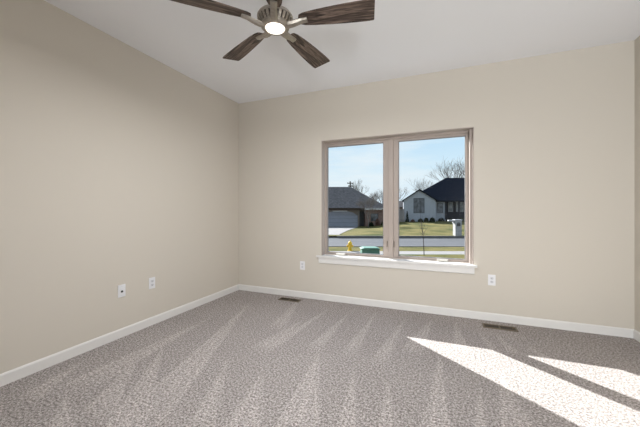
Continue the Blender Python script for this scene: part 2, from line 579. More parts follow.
def sash(x0, x1, g0, g1, crank_x, lever_x):
    bb = NB()
    box(bb, x0, SY0, zb + 0.011, g0, SY1, zt - 0.035)
    box(bb, g1, SY0, zb + 0.011, x1, SY1, zt - 0.035)
    box(bb, g0, SY0, GZ1, g1, SY1, zt - 0.035)
    box(bb, g0, SY0, zb + 0.011, g1, SY1, GZ0)
    s = wobj('sash', bb, M['taupe'], bevel=0.002)
    bb = NB()
    w = 0.007
    box(bb, g0, SY0 + 0.012, GZ0, g0 + w, SY1 - 0.008, GZ1)
    box(bb, g1 - w, SY0 + 0.012, GZ0, g1, SY1 - 0.008, GZ1)
    box(bb, g0 + w, SY0 + 0.012, GZ1 - w, g1 - w, SY1 - 0.008, GZ1)
    box(bb, g0 + w, SY0 + 0.012, GZ0, g1 - w, SY1 - 0.008, GZ0 + w)
    wobj('glazing_bead', bb, M['bead'], s)
    bb = NB(); box(bb, g0 + 0.002, SY0 + 0.022, GZ0 + 0.002, g1 - 0.002, SY0 + 0.026, GZ1 - 0.002)
    wobj('pane', bb, M['glass'], s)
    # casement operator on the bottom rail
    bb = NB()
    prism(bb, [(FY0 - 0.032, zb + 0.001), (FY0 - 0.032, zb + 0.014), (FY0 - 0.012, zb + 0.026), (FY0 + 0.002, zb + 0.028), (FY0 + 0.002, zb + 0.001)], 'x', crank_x - 0.06, crank_x + 0.06)
    c = wobj('operator_cover', bb, M['ivory'], bevel=0.003)
    bb = NB(); box(bb, crank_x - 0.035, FY0 - 0.040, zb + 0.006, crank_x + 0.045, FY0 - 0.031, zb + 0.015)
    cyl(bb, (crank_x + 0.043, FY0 - 0.043, zb + 0.010), (crank_x + 0.043, FY0 - 0.054, zb + 0.010), 0.007, 10)
    wobj('crank_handle', bb, M['ivory'], c)
    # lock lever on the mullion side
    bb = NB()
    prism(bb, [(lever_x - 0.007, 0.725), (lever_x + 0.007, 0.725), (lever_x + 0.006, 0.80), (lever_x - 0.006, 0.80)], 'y', SY0 - 0.016, SY0 + 0.001)
    lv = wobj('lock_lever', bb, M['lever'], bevel=0.002)
    bb = NB(); box(bb, lever_x - 0.009, SY0 - 0.008, 0.70, lever_x + 0.009, SY0 + 0.001, 0.724)
    wobj('lever_plate', bb, M['taupe'], lv)


sash(OX0 + 0.027, -0.574, LX0, LX1, -1.189, -0.586)
sash(-0.511, OX1 - 0.041, RX0, RX1, 0.055, -0.500)
b = NB()
box(b, OX0 - 0.062, YB - 0.036, OZ0, OX1 + 0.030, YB - 0.0005, OZ0 + 0.023)
box(b, OX0 + 0.001, YB - 0.0005, OZ0, OX1 - 0.001, FY0 - 0.001, OZ0 + 0.023)
wobj('stool', b, M['trim'])['label'] = 'white projecting window stool'
b = NB(); prism(b, [(YB - 0.0005, 0.487), (YB - 0.013, 0.487), (YB - 0.017, 0.495), (YB - 0.017, 0.5645), (YB - 0.0005, 0.5645)], 'x', OX0 - 0.036, OX1 + 0.004)
wobj('apron', b, M['trim'])['label'] = 'white board under the window stool'

# unseen cased doorway behind the viewer, placed to let the fill lamp in
pd = thing('door_1', 'white cased open doorway, unseen behind the viewer', 'doorway', (1.13, YR, 0), kind='structure')
b = NB()
for sx in (-1, 1):
    box(b, sx * 0.49 - 0.035 * (1 - sx), 0.0005, 0, sx * 0.49 + 0.035 * (1 + sx), 0.016, PZ1 + 0.07)
box(b, -0.49, 0.0005, PZ1, 0.49, 0.016, PZ1 + 0.07)
obj('casing', b, M['trim'], pd)

# ------------------------------------------------------------------ ceiling fan
FX, FYc, BZ = -1.015, 1.730, 2.455
fan = thing('ceiling_fan', 'brushed nickel ceiling fan with five dark wooden blades and a lit lamp', 'ceiling fan', (FX, FYc, H))
Z = lambda z: z - H
b = NB(); lathe(b, [(0.0, 0), (0.072, 0), (0.072, -0.012), (0.060, -0.045), (0.030, -0.062), (0, -0.062)], 32)
obj('canopy', b, M['nickel'], fan, smooth=True)
b = NB(); cyl(b, (0, 0, -0.055), (0, 0, Z(2.505)), 0.014, 16)
obj('downrod', b, M['nickel'], fan, smooth=True)
b = NB(); lathe(b, [(0, Z(2.520)), (0.04, Z(2.520)), (0.085, Z(2.515)), (0.112, Z(2.503)), (0.120, Z(2.490)), (0.120, Z(2.480)), (0.114, Z(2.478))], 40)
obj('motor_cap', b, M['nickel'], fan, smooth=False)
b = NB(); lathe(b, [(0.111, Z(2.4785)), (0.108, Z(2.470)), (0.100, Z(2.457)), (0.090, Z(2.444)), (0.080, Z(2.432)), (0.0, Z(2.432))], 40)
mh = obj('motor_housing', b, M['dark_metal'], fan, smooth=True)
mh['label'] = 'dark motor housing between the ribs'
b = NB()
for k in range(25):                                # the vent ribs over the dark housing: one fluted shell
    a = 2 * math.pi * k / 25
    prof = [(0.117, Z(2.4785)), (0.114, Z(2.466)), (0.106, Z(2.453)), (0.097, Z(2.441)), (0.090, Z(2.430))]
    wd = [0.0085, 0.0085, 0.008, 0.0075, 0.007]
    rows = []
    for (r, z), w in zip(prof, wd):
        row = []
        for rr, s in ((r, -1), (r, 1), (r - 0.012, 1), (r - 0.012, -1)):
            row.append(b.verts.new((rr * math.cos(a) - s * w * math.sin(a), rr * math.sin(a) + s * w * math.cos(a), z)))
        rows.append(row)
    for p, q in zip(rows, rows[1:]):
        for i in range(4):
            b.faces.new((p[i], p[(i + 1) % 4], q[(i + 1) % 4], q[i]))
    b.faces.new(rows[0]); b.faces.new(rows[-1][::-1])
obj('vent_ribs', b, M['nickel'], mh)
b = NB(); lathe(b, [(0.060, Z(2.4430)), (0.092, Z(2.4430)), (0.097, Z(2.4350)), (0.094, Z(2.4230)), (0.080, Z(2.4150)), (0.068, Z(2.4140)), (0.066, Z(2.4160)), (0.066, Z(2.4310))], 40)
obj('light_ring', b, M['nickel'], fan, smooth=True)
b = NB(); lathe(b, [(0.0655, Z(2.4270)), (0.0655, Z(2.4170)), (0.061, Z(2.4110)), (0.048, Z(2.4060)), (0.028, Z(2.4030)), (0, Z(2.4020))], 40)
obj('lamp_lens', b, M['lens'], fan, smooth=True)['label'] = 'glowing frosted lamp lens'
ld = bpy.data.lights.new('fan_lamp', 'AREA')
ld.shape = 'DISK'
ld.size = 0.105
ld.energy = 37
ld.color = (0.97, 0.98, 1.0)
lamp = bpy.data.objects.new('fan_lamp', ld)
COL.objects.link(lamp)
lamp.location = (0, 0, Z(2.3990))
lamp.parent = fan


def blade_mesh():
    bb = NB()
    st = [(0.165, 0.020), (0.172, 0.036), (0.20, 0.047), (0.27, 0.056), (0.36, 0.064), (0.46, 0.071), (0.56, 0.0755), (0.625, 0.0765)]
    up = [(x, w) for x, w in st] + [(0.650, 0.0755), (0.655, 0.071)]
    lowr = [(x, -w) for x, w in st] + [(0.655, -0.0755), (0.662, -0.070)]
    prism(bb, up + lowr[::-1], 'z', -0.004, 0.004)
    return bb


def arm_mesh():
    bb = NB()
    path = [(0.072, -0.029, 0.027, 0.013), (0.100, -0.030, 0.026, 0.014), (0.130, -0.026, 0.024, 0.014), (0.160, -0.019, 0.0215, 0.013), (0.185, -0.0125, 0.0215, 0.011), (0.223, -0.0105, 0.021, 0.009)]
    rows = []
    for x, z, w, t in path:
        rows.append([bb.verts.new((x, s * w, z + q)) for s, q in ((-1, 0), (-0.62, -t), (0.62, -t), (1, 0), (1, t * .5), (-1, t * .5))])
    for p, q in zip(rows, rows[1:]):
        for i in range(6):
            bb.faces.new((p[i], p[(i + 1) % 6], q[(i + 1) % 6], q[i]))
    bb.faces.new(rows[0]); bb.faces.new(rows[-1][::-1])
    return bb


PITCH = R(-12)
blade0 = arm0 = None
for k in range(5):
    ang = R(10.358 + 72 * k)
    if k == 0:
        blade0 = obj('blade', blade_mesh(), M['blade'], fan, (0, 0, Z(BZ)), bevel=0.0015)
        arm0 = obj('blade_arm', arm_mesh(), M['nickel'], fan, (0, 0, Z(BZ)))
        bl, ar = blade0, arm0
    else:
        bl, ar = blade0.copy(), arm0.copy()
        COL.objects.link(bl); COL.objects.link(ar)
        bl.parent = fan; ar.parent = fan
    for o in (bl, ar):
        o.rotation_euler = (Matrix.Rotation(ang, 3, 'Z') @ Matrix.Rotation(PITCH, 3, 'X')).to_euler()

# ------------------------------------------------------------------ wall plates
PLATE_PLACES = {}


def wall_plate(kind, label, loc, rz, name='wall_outlet', cat='outlet', group=None):
    """faces local -y; the root sits on the wall"""
    t = thing(name, label, cat, loc, rz, group)
    bb = NB(); box(bb, -0.0355, -0.006, -0.058, 0.0355, -0.0005, 0.058)
    obj('cover_plate', bb, M['plastic'], t, bevel=0.0025)
    if kind == 'duplex':
        for s in (-1, 1):
            bb = NB()
            pts = []
            for i in range(20):
                a = 2 * math.pi * i / 20
                pts.append((0.0165 * math.cos(a), max(-0.0125, min(0.0125, 0.0165 * math.sin(a))) + s * 0.0195))
            prism(bb, pts, 'y', -0.0085, -0.005)
            rc = obj('receptacle', bb, M['receptacle'], t)
            bb = NB()
            box(bb, -0.0075, -0.0090, s * 0.0195 - 0.001, -0.0050, -0.0084, s * 0.0195 + 0.007)
            box(bb, 0.0050, -0.0090, s * 0.0195 - 0.001, 0.0075, -0.0084, s * 0.0195 + 0.006)
            cyl(bb, (0, -0.0090, s * 0.0195 - 0.007), (0, -0.0084, s * 0.0195 - 0.007), 0.0024, 8)
            obj('slots', bb, M['slot'], rc)
        bb = NB(); cyl(bb, (0, -0.0072, 0), (0, -0.0055, 0), 0.0032, 10)
        obj('screw', bb, M['receptacle'], t)
    else:
        bb = NB(); cyl(bb, (0, -0.0105, -0.006), (0, -0.0055, -0.006), 0.0105, 6)
        nut = obj('jack_nut', bb, M['slot'], t)
        bb = NB(); cyl(bb, (0, -0.018, -0.006), (0, -0.0100, -0.006), 0.0048, 12)
        obj('jack_barrel', bb, M['slot'], nut)
        for s in (-1, 1):
            bb = NB(); cyl(bb, (0, -0.0072, s * 0.042), (0, -0.0055, s * 0.042), 0.003, 10)
            obj('screw', bb, M['receptacle'], t)
    return t


wall_plate('jack', 'white plate with a dark cable jack on the left wall', (XL, 1.878, 0.434), R(90), 'cable_wall_plate', 'wall plate')
wall_plate('duplex', 'white duplex outlet beside the cable jack plate on the left wall', (XL, 2.194, 0.434), R(90))
wall_plate('duplex', 'white duplex outlet on the window wall, left of the window stool', (-1.704, YB, 0.435), 0)
wall_plate('duplex', 'white duplex outlet on the window wall, right of the window stool', (0.543, YB, 0.437), 0)


# ------------------------------------------------------------------ floor registers
def register(label, x0, x1, y0, y1):
    cx_, cy_ = (x0 + x1) / 2, (y0 + y1) / 2
    hx, hy = (x1 - x0) / 2, (y1 - y0) / 2
    t = thing('floor_register', label, 'floor vent', (cx_, cy_, 0.0), 0, 'floor vents along the window wall')
    fw = 0.016
    bb = NB()
    for a in ((-hx, -hy, hx, -hy + fw), (-hx, hy - fw, hx, hy), (-hx, -hy + fw, -hx + fw, hy - fw), (hx - fw, -hy + fw, hx, hy - fw)):
        box(bb, a[0], a[1], 0.0005, a[2], a[3], 0.007)
    obj('frame', bb, M['bronze'], t, bevel=0.0015)
    bb = NB(); box(bb, -hx + fw, -hy + fw, 0.0005, hx - fw, hy - fw, 0.002)  # near-black plate: the shade of the duct hollow put into its colour
    obj('duct_shade_plate', bb, M['duct_shade'], t)
    bb = NB()
    n = 16
    for i in range(n):
        x = -hx + fw + (2 * hx - 2 * fw) * (i + 0.5) / n
        prism(bb, [(x - 0.004, 0.0022), (x - 0.0025, 0.0022), (x + 0.002, 0.0058), (x + 0.0005, 0.0058)], 'y', -hy + fw, hy - fw)
    obj('louvers', bb, M['louver'], t)
    bb = NB(); box(bb, -0.005, -hy + fw, 0.0022, 0.005, hy - fw, 0.0066)
    obj('divider', bb, M['bronze'], t)
    bb = NB(); box(bb, hx - fw - 0.026, -0.006, 0.006, hx - fw - 0.010, 0.006, 0.013)
    obj('damper_lever', bb, M['bronze'], t)
    return t


register('brown metal floor vent near the left end of the window wall', -1.965, -1.665, 3.417, 3.520)
register('brown metal floor vent below the outlet right of the window', 0.432, 0.738, 3.388, 3.502)


# ------------------------------------------------------------------ outdoors: ground and street
def lerp(a, b_, t):
    t = max(0.0, min(1.0, t))
    return a + (b_ - a) * t


def smooth(t):
    t = max(0.0, min(1.0, t))
    return t * t * (3 - 2 * t)


def z_near(u, v):
    if v < 13.9:
        return lerp(-0.55, -0.96, smooth((v - 7.5) / 5.5))
    return -0.96


def z_far(u, v):
    zr = lerp(-0.90, -0.58, smooth((v - 23) / 18))
    zl = lerp(-0.90, -1.15, smooth((v - 24) / 15))
    z = lerp(zl, zr, smooth((u - 6.0) / 4.5))
    z += 0.14 * math.exp(-((u - 6.0) / 2.6) ** 2 - ((v - 29) / 4.0) ** 2)
    return z + lerp(0, 0.6, (v - 46) / 60)


def sheet(name, m, label, cat, zf, u0, u1, v0, v1, nu, nv, dz=0.0, ufun=None, kind='structure'):
    bb = NB()
    g = []
    for j in range(nv + 1):
        v = lerp(v0, v1, j / nv)
        a, c = (u0, u1) if not ufun else ufun(v)
        g.append([bb.verts.new(E(lerp(a, c, i / nu), v, zf(lerp(a, c, i / nu), v) + dz)) for i in range(nu + 1)])
    for j in range(nv):
        for i in range(nu):
            bb.faces.new((g[j][i], g[j][i + 1], g[j + 1][i + 1], g[j + 1][i]))
    o = obj(name, bb, m, smooth=True)
    return tag(o, label, cat, kind=kind)


sheet('lawn', M['grass'], 'near lawn between the house and the sidewalk', 'lawn', z_near, -45, 45, 5.2, 14.1, 30, 24)
sheet('sidewalk', M['concrete'], 'pale sidewalk on the near side of the street', 'sidewalk', lambda u, v: -0.945, -45, 45, 14.1, 15.05, 30, 1)
sheet('grass_verge', M['grass'], 'grass strip between sidewalk and street', 'grass', lambda u, v: -0.965, -45, 45, 15.05, 16.95, 60, 6)
sheet('road', M['asphalt'], 'grey asphalt street', 'road', lambda u, v: -1.06, -60, 60, 16.8, 23.1, 30, 4)
for nm, lb, va, vb in (('kerb_near', 'concrete kerb on the near side of the street', 16.9, 17.05), ('kerb_far', 'concrete kerb on the far side of the street', 22.95, 23.1)):
    b = NB()
    for i in range(40):
        u0, u1 = -45 + i * 2.25, -45 + (i + 1) * 2.25
        if nm == 'kerb_far' and u0 < 1.0 and u1 > -5.5:
            if u1 > 1.3:
                u0 = 1.34
            else:
                continue
        pts = [E(u0, va, 0), E(u1, va, 0), E(u1, vb, 0), E(u0, vb, 0)]
        lo = [b.verts.new((p.x, p.y, -1.2)) for p in pts]
        hi = [b.verts.new((p.x, p.y, -0.93 if nm == 'kerb_near' else -0.885)) for p in pts]
        b.faces.new(lo); b.faces.new(hi[::-1])
        for q in range(4):
            b.faces.new((lo[q], hi[q], hi[(q + 1) % 4], lo[(q + 1) % 4]))
    struct(nm, b, M['kerb'], lb, 'kerb')
sheet('far_lawn', M['grass'], 'sunlit lawn sloping up across the street', 'lawn', z_far, -60, 80, 23.1, 150, 140, 120)
sheet('driveway', M['concrete'], 'pale concrete driveway leading up to the grey garage door', 'driveway', lambda u, v: lerp(-1.09, z_far(u, v), (v - 22.95) / 1.3), 0, 1, 22.95, 40.1, 10, 40, dz=0.03,
      ufun=lambda v: (-5.2, 1.34 + (v - 23) / 17 * 3.9))


# ------------------------------------------------------------------ trees
def tree(name, label, cat, u, v, z, height, spread, r0, m, seed, depth=5, group=None, lean=0.0, clear=0.3):
    rnd = random.Random(seed)
    t = thing(name, label, cat, E(u, v, z), YAW, group)
    tb, bb = NB(), NB()
    top = height * clear
    pts = [(0, 0, -0.15), (lean * top * .4, 0, top * .5), (lean * top, 0, top)]
    tube(tb, pts, [r0 * 1.15, r0 * 0.92, r0 * 0.8], 8)
    obj('trunk', tb, m, t, smooth=True)

    def grow(p, d, ln, r, lev):
        a = p
        steps = 3 if lev > 1 else 2
        ps, rs = [a], [r]
        dd = d.copy()
        for s in range(steps):
            dd = (dd + Vector((rnd.uniform(-.18, .18), rnd.uniform(-.18, .18), rnd.uniform(-.02, .16)))).normalized()
            a = a + dd * ln / steps
            ps.append(a)
            rs.append(max(0.009, r * (1 - 0.38 * (s + 1) / steps)))
        tube(bb, ps, rs, 5 if lev > 2 else 3)
        if lev <= 0:
            return
        for q in range(3 if lev > 1 else 4):
            f = rnd.uniform(0.35, 1.0) if q else 1.0
            i = min(len(ps) - 2, int(f * (len(ps) - 1)))
            fr = f * (len(ps) - 1) - i
            bp_ = ps[i].lerp(ps[i + 1], min(1, fr))
            ang = rnd.uniform(0, 6.283)
            side = Vector((math.cos(ang), math.sin(ang), rnd.uniform(-0.1, 0.35)))
            nd = (dd + side * (0.75 * spread if q else 0.35 * spread)).normalized()
            grow(bp_, nd, ln * rnd.uniform(0.66, 0.88), rs[min(i + 1, len(rs) - 1)] * (0.85 if q == 0 else 0.66), lev - 1)
    start = Vector(pts[-1])
    nmain = 4
    for q in range(nmain):
        ang = q * 6.283 / nmain + rnd.uniform(-.5, .5)
        d = Vector((math.cos(ang) * 0.55 * spread, math.sin(ang) * 0.55 * spread, 1.0)).normalized()
        grow(start - Vector((0, 0, 0.1 * height * rnd.random() * clear)), d, (height - top) * 0.36, r0 * 0.6, depth - 1)
    obj('branches', bb, m, t)
    return t


G = 'bare winter trees behind the houses'
tree('bare_tree', 'tall bare tree rising behind the navy roof', 'tree', 25.6, 57, 0, 11.0, 0.95, 0.30, M['bark'], 4, 5, G)
tree('bare_tree', 'bare tree at the window edge, behind the right end of the navy roof', 'tree', 36.2, 68, 0, 13.0, 0.9, 0.30, M['bark'], 11, 5, G)
tree('bare_tree', 'slight bare tree behind the left slope of the navy roof', 'tree', 24.6, 70, 0, 9.0, 0.9, 0.20, M['bark_pale'], 21, 5, G)
tree('bare_tree', 'bushy bare tree behind the fence, left of the white gable', 'tree', 20.0, 76, 0, 7.4, 1.0, 0.20, M['bark_pale'], 5, 5, G)
tree('bare_tree', 'bare tree behind the hip of the brown roof, beside the utility pole', 'tree', 8.3, 62, 0, 7.0, 0.7, 0.20, M['bark_pale'], 8, 5, G)
tree('bare_tree', 'low bare tree behind the low end of the brown roof', 'tree', 12.4, 66, 0, 5.0, 0.9, 0.17, M['bark'], 14, 5, G)
tree('bare_tree', 'distant bare tree at the mullion edge, right of the brown roof', 'tree', 18.6, 88, 0, 7.2, 0.85, 0.2, M['bark'], 17, 5, G)
tree('ornamental_tree', 'small leafless tree in front of the brown house and its brick wall', 'tree', 6.0, 36.5, -1.1, 3.9, 1.25, 0.06, M['bark_pale'], 31, 5, None, 0, 0.28)
# the sapling beside the near sidewalk
sp = thing('sapling', 'thin leafless sapling beside the near sidewalk', 'tree', E(4.86, 13.75, -0.96), YAW)
b = NB(); tube(b, [(0, 0, -0.05), (-0.02, 0, 0.55), (-0.06, 0.01, 1.05), (-0.13, 0.0, 1.50)], [0.020, 0.017, 0.014, 0.010], 8)
obj('trunk', b, M['sapling'], sp, smooth=True)
b = NB()
rs = random.Random(3)
for q in range(16):
    h = 0.75 + 0.75 * q / 15
    x0 = -0.02 - 0.11 * (h - 0.55) / 0.95
    a = q * 2.4
    ln = 0.22 + 0.15 * rs.random()
    d = Vector((math.cos(a), math.sin(a), 0.9 + 0.5 * rs.random())).normalized() * ln
    p0 = Vector((x0, 0, h))
    p1 = p0 + d * .6 + Vector((0, 0, .02))
    p2 = p0 + d + Vector((0, 0, .08))
    tube(b, [p0, p1, p2], [0.006, 0.004, 0.0025], 4)
    tube(b, [p1, p1 + Vector((d.y, -d.x, d.z)) * .5], [0.004, 0.002], 4)
tube(b, [(-0.13, 0, 1.48), (-0.16, 0, 1.75), (-0.17, 0, 1.98)], [0.009, 0.006, 0.003], 5)
obj('branches', b, M['sapling'], sp)


# ------------------------------------------------------------------ shrubs
def shrub(name, label, u, v, z, rx, h, m, seed, cone=False, cat='shrub', group=None):
    rnd = random.Random(seed)
    t = thing(name, label, cat, E(u, v, z), YAW, group)
    st = NB(); tube(st, [(0, 0, -0.05), (0, 0, h * .5)], [0.03, 0.02], 6)
    obj('stem', st, M['bark'], t)
    bb = NB()
    n = 420
    for i in range(n):
        if cone:
            zz = rnd.random() ** 1.4
            rr = rx * (1 - zz) ** 0.8 * (0.55 + 0.5 * rnd.random())
            a = rnd.uniform(0, 6.283)
            c = Vector((rr * math.cos(a), rr * math.sin(a), 0.03 + zz * h))
        else:
            a, e = rnd.uniform(0, 6.283), math.asin(rnd.random())
            k = 0.6 + 0.45 * rnd.random()
            c = Vector((rx * k * math.cos(a) * math.cos(e), rx * .8 * k * math.sin(a) * math.cos(e), 0.04 + h * k * math.sin(e)))
        s = 0.09 * rnd.uniform(.6, 1.3) * max(0.6, rx)
        x = Vector((rnd.uniform(-1, 1), rnd.uniform(-1, 1), rnd.uniform(-1, 1))).normalized()
        y = x.cross(Vector((rnd.uniform(-1, 1), rnd.uniform(-1, 1), rnd.uniform(-1, 1)))).normalized()
        bb.faces.new([bb.verts.new(c + x * s * 1.6), bb.verts.new(c + y * s * .7), bb.verts.new(c - x * s * 1.6), bb.verts.new(c - y * s * .7)])
    obj('foliage', bb, m, t)
    return t


GS = 'low shrubs at the foot of the white gable wall'
shrub('conifer', 'narrow dark conifer at the left corner of the white gable wall', 12.25, 41.4, -0.6, 0.26, 1.45, M['evergreen'], 1, True)
shrub('low_shrub', 'dark low shrub under the middle of the gable window', 14.1, 41.3, -0.6, 0.35, 0.42, M['shrub'], 2, group=GS)
shrub('low_shrub', 'dark low shrub under the right end of the gable window', 14.9, 41.3, -0.6, 0.33, 0.55, M['shrub'], 3, group=GS)
shrub('low_shrub', 'dark low shrub by the right corner of the white gable wall', 15.75, 41.3, -0.6, 0.38, 0.62, M['evergreen'], 4, group=GS)
shrub('low_shrub', 'low shrub between the conifer and the gable window', 13.0, 41.3, -0.6, 0.28, 0.32, M['rust_shrub'], 5, group=GS)
GP = 'shrubs along the porch of the white house'
shrub('low_shrub', 'dark shrub at the left end of the porch, beside the brick pier', 17.7, 43.0, -0.6, 0.45, 0.5, M['evergreen'], 6, group=GP)
shrub('low_shrub', 'dark shrub in front of the porch door', 18.9, 43.0, -0.6, 0.5, 0.45, M['evergreen'], 7, group=GP)
shrub('low_shrub', 'dark shrub at the porch behind the mailbox pillar', 20.6, 43.0, -0.6, 0.5, 0.5, M['shrub'], 8, group=GP)
GB = 'shrubs in front of the brown house'
shrub('low_shrub', 'dark shrub before the brick wall, next to the recessed door', 6.75, 38.9, -1.1, 0.36, 0.55, M['evergreen'], 9, group=GB)
shrub('low_shrub', 'rusty brown shrub before the middle of the brick wall', 7.55, 38.7, -1.0, 0.34, 0.9, M['rust_shrub'], 10, group=GB)
shrub('low_shrub', 'green shrub before the right end of the brick wall, by the mullion', 8.45, 38.6, -0.95, 0.45, 0.6, M['shrub'], 12, group=GB)


# ------------------------------------------------------------------ the brown house (left pane)
def pbox(name, m, parent, *a, bevel=0.0):
    bb = NB(); box(bb, *a)
    return obj(name, bb, m, parent, bevel=bevel)


def hip_roof(name, m, parent, x0, x1, y0, y1, rx0, rx1, ry, ze, zr, t=0.16, skew=0.0):
    bb = NB()
    e = [bb.verts.new(p) for p in ((x0, y0, ze), (x1, y0, ze), (x1, y1, ze), (x0 + skew, y1, ze))]
    lo = [bb.verts.new(p) for p in ((x0, y0, ze - t), (x1, y0, ze - t), (x1, y1, ze - t), (x0 + skew, y1, ze - t))]
    r0, r1 = bb.verts.new((rx0, ry, zr)), bb.verts.new((rx1, ry, zr))
    bb.faces.new((e[0], e[1], r1, r0)); bb.faces.new((e[1], e[2], r1))
    bb.faces.new((e[2], e[3], r0, r1)); bb.faces.new((e[3], e[0], r0))
    for i in range(4):
        bb.faces.new((e[i], lo[i], lo[(i + 1) % 4], e[(i + 1) % 4]))
    bb.faces.new(lo)
    return obj(name, bb, m, parent)


def framed_window(parent, x0, x1, z0, z1, y, cols, rows, fm, pm, fw=0.07, rowz=None):
    bb = NB()
    box(bb, x0, y - 0.06, z0, x0 + fw, y + 0.02, z1); box(bb, x1 - fw, y - 0.06, z0, x1, y + 0.02, z1)
    box(bb, x0 + fw, y - 0.06, z1 - fw, x1 - fw, y + 0.02, z1); box(bb, x0 + fw, y - 0.06, z0, x1 - fw, y + 0.02, z0 + fw)
    for i in range(1, cols):
        x = x0 + (x1 - x0) * i / cols
        box(bb, x - 0.025, y - 0.05, z0 + fw, x + 0.025, y + 0.01, z1 - fw)
    for q in (rowz or [z0 + (z1 - z0) * i / rows for i in range(1, rows)]):
        box(bb, x0 + fw, y - 0.052, q - 0.025, x1 - fw, y + 0.01, q + 0.025)
    f = obj('window', bb, fm, parent)
    bb = NB(); box(bb, x0 + fw, y - 0.03, z0 + fw, x1 - fw, y - 0.02, z1 - fw)
    obj('pane', bb, pm, f)
    return f


bh = thing('brown_house', 'low brown brick house with a grey garage door and brown hip roof', 'house', E(0, 40, -1.15), YAW)
zs = lambda z: z + 1.15
b = NB()
box(b, -9, 0, -0.3, 0.3, 0.25, zs(1.15)); box(b, 5.15, 0, -0.3, 5.35, 0.25, zs(1.15)); box(b, 0.3, 0, zs(0.95), 5.15, 0.25, zs(1.15))
box(b, 5.35, 1.2, -0.3, 6.15, 1.4, zs(1.15)); box(b, -9, 0.25, -0.3, -8.75, 10, zs(1.15))
obj('wall', b, M['taupe_siding'], bh)
b = NB(); box(b, 6.15, 0, -0.3, 8.9, 0.25, zs(1.15)); box(b, 8.65, 0.25, -0.3, 8.9, 10, zs(1.15)); box(b, 6.15, 0.25, -0.3, 6.35, 1.2, zs(1.15))
obj('brick_wall', b, M['brown_brick'], bh)
b = NB()
gz = zs(0.93)
prism(b, [(0.31, 0.01), (5.14, 0.01), (5.14, gz - 0.62), (4.45, gz - 0.16), (3.7, gz), (1.75, gz), (1.0, gz - 0.16), (0.31, gz - 0.62)], 'y', 0.12, 0.2)
gd = obj('garage_door', b, M['garage'], bh)
b = NB()
for q in range(1, 4):
    box(b, 0.35, 0.112, gz * q / 4 - 0.011, 5.1, 0.119, gz * q / 4 + 0.011)
obj('door_seams', b, M['house_frame'], gd)
b = NB()
prism(b, [(5.15, gz - 0.62), (5.15, gz + 0.02), (3.7, gz + 0.02), (3.7, gz), (4.45, gz - 0.16)], 'y', 0.02, 0.2)
obj('arch_infill', b, M['taupe_siding'], bh)
b = NB()
prism(b, [(0.3, gz - 0.62), (0.3, gz + 0.02), (1.75, gz + 0.02), (1.75, gz), (1.0, gz - 0.16)], 'y', 0.02, 0.2)
obj('arch_infill', b, M['taupe_siding'], bh)
pbox('front_door', M['house_frame'], bh, 5.4, 1.1, 0.0, 6.1, 1.19, 2.05)
hip_roof('roof', M['shingle_brown'], bh, -9.6, 9.35, -0.55, 10.6, -4.0, 4.65, 5.0, zs(1.34), zs(4.60))
b = NB(); box(b, -9.65, -0.64, zs(1.12), 6.0, -0.56, zs(1.36))
obj('fascia', b, M['fascia'], bh)
b = NB(); box(b, 6.0, -0.68, zs(1.20), 9.4, -0.56, zs(1.37))
obj('gutter', b, M['gutter'], bh)
framed_window(bh, 6.9, 7.9, 0.75, 1.75, 0.0, 2, 2, M['house_frame'], M['house_pane'])

# ------------------------------------------------------------------ the white house (right pane)
wh = thing('white_house', 'white painted brick gable house with a navy hip roof and dark porch', 'house', E(0, 42, -0.58), YAW)
zs = lambda z: z + 0.58
EZ, PZ = 2.48, 3.90
gx0, gx1, gp = 11.92, 16.50, 14.12
b = NB()
wx0, wx1, wz0, wz1 = 13.33, 14.90, zs(0.62), zs(2.78)
# gable front built round its window
prism(b, [(gx0, -0.3), (wx0, -0.3), (wx0, zs(EZ) + (wx0 - gx0) * (PZ - EZ) / (gp - gx0)), (gx0, zs(EZ))], 'y', 0, 0.25)
prism(b, [(wx1, -0.3), (gx1, -0.3), (gx1, zs(EZ)), (wx1, zs(EZ) + (gx1 - wx1) * (PZ - EZ) / (gx1 - gp))], 'y', 0, 0.25)
prism(b, [(wx0, -0.3), (wx1, -0.3), (wx1, wz0), (wx0, wz0)], 'y', 0, 0.25)
prism(b, [(wx0, wz1), (wx1, wz1), (wx1, zs(EZ) + (gx1 - wx1) * (PZ - EZ) / (gx1 - gp)), (gp, zs(PZ)), (wx0, zs(EZ) + (wx0 - gx0) * (PZ - EZ) / (gp - gx0))], 'y', 0, 0.25)
box(b, gx1 - 0.25, 0.25, -0.3, gx1, 2.2, zs(EZ))
box(b, gx1, 2.2, -0.3, 18.75, 2.4, zs(2.45))
obj('wall', b, M['white_brick'], wh)
b = NB(); box(b, gx0 + 0.02, 0.251, -0.3, gx0 + 0.25, 10, zs(EZ) - 0.02)
for v_ in b.verts:
    v_.co.x += 0.36 * (v_.co.y - 0.251)
obj('side_wall', b, M['brown_brick'], wh)['label'] = 'brown brick side wall'
framed_window(wh, wx0, wx1, wz0, wz1, 0.06, 3, 2, M['house_frame'], M['house_pane'], 0.09, [zs(2.15)])
b = NB()
sl = (PZ - EZ) / (gp - gx0)
sr = (PZ - EZ) / (gx1 - gp)
oh = 0.32
prism(b, [(gx0 - oh, zs(EZ) - oh * sl + 0.02), (gp, zs(PZ) + 0.02), (gx1 + oh, zs(EZ) - oh * sr + 0.02), (gx1 + oh, zs(EZ) - oh * sr + 0.16), (gp, zs(PZ) + 0.17), (gx0 - oh, zs(EZ) - oh * sl + 0.16)], 'y', -0.28, 5.0)
for v_ in b.verts:
    v_.co.x += 0.36 * (v_.co.y + 0.28)
obj('gable_roof', b, M['shingle_navy'], wh)
hip_roof('hip_roof', M['shingle_navy'], wh, 12.6, 34.5, 1.6, 13.0, 20.96, 29.0, 7.0, zs(2.52), zs(6.42), 0.2, 5.2)
b = NB()
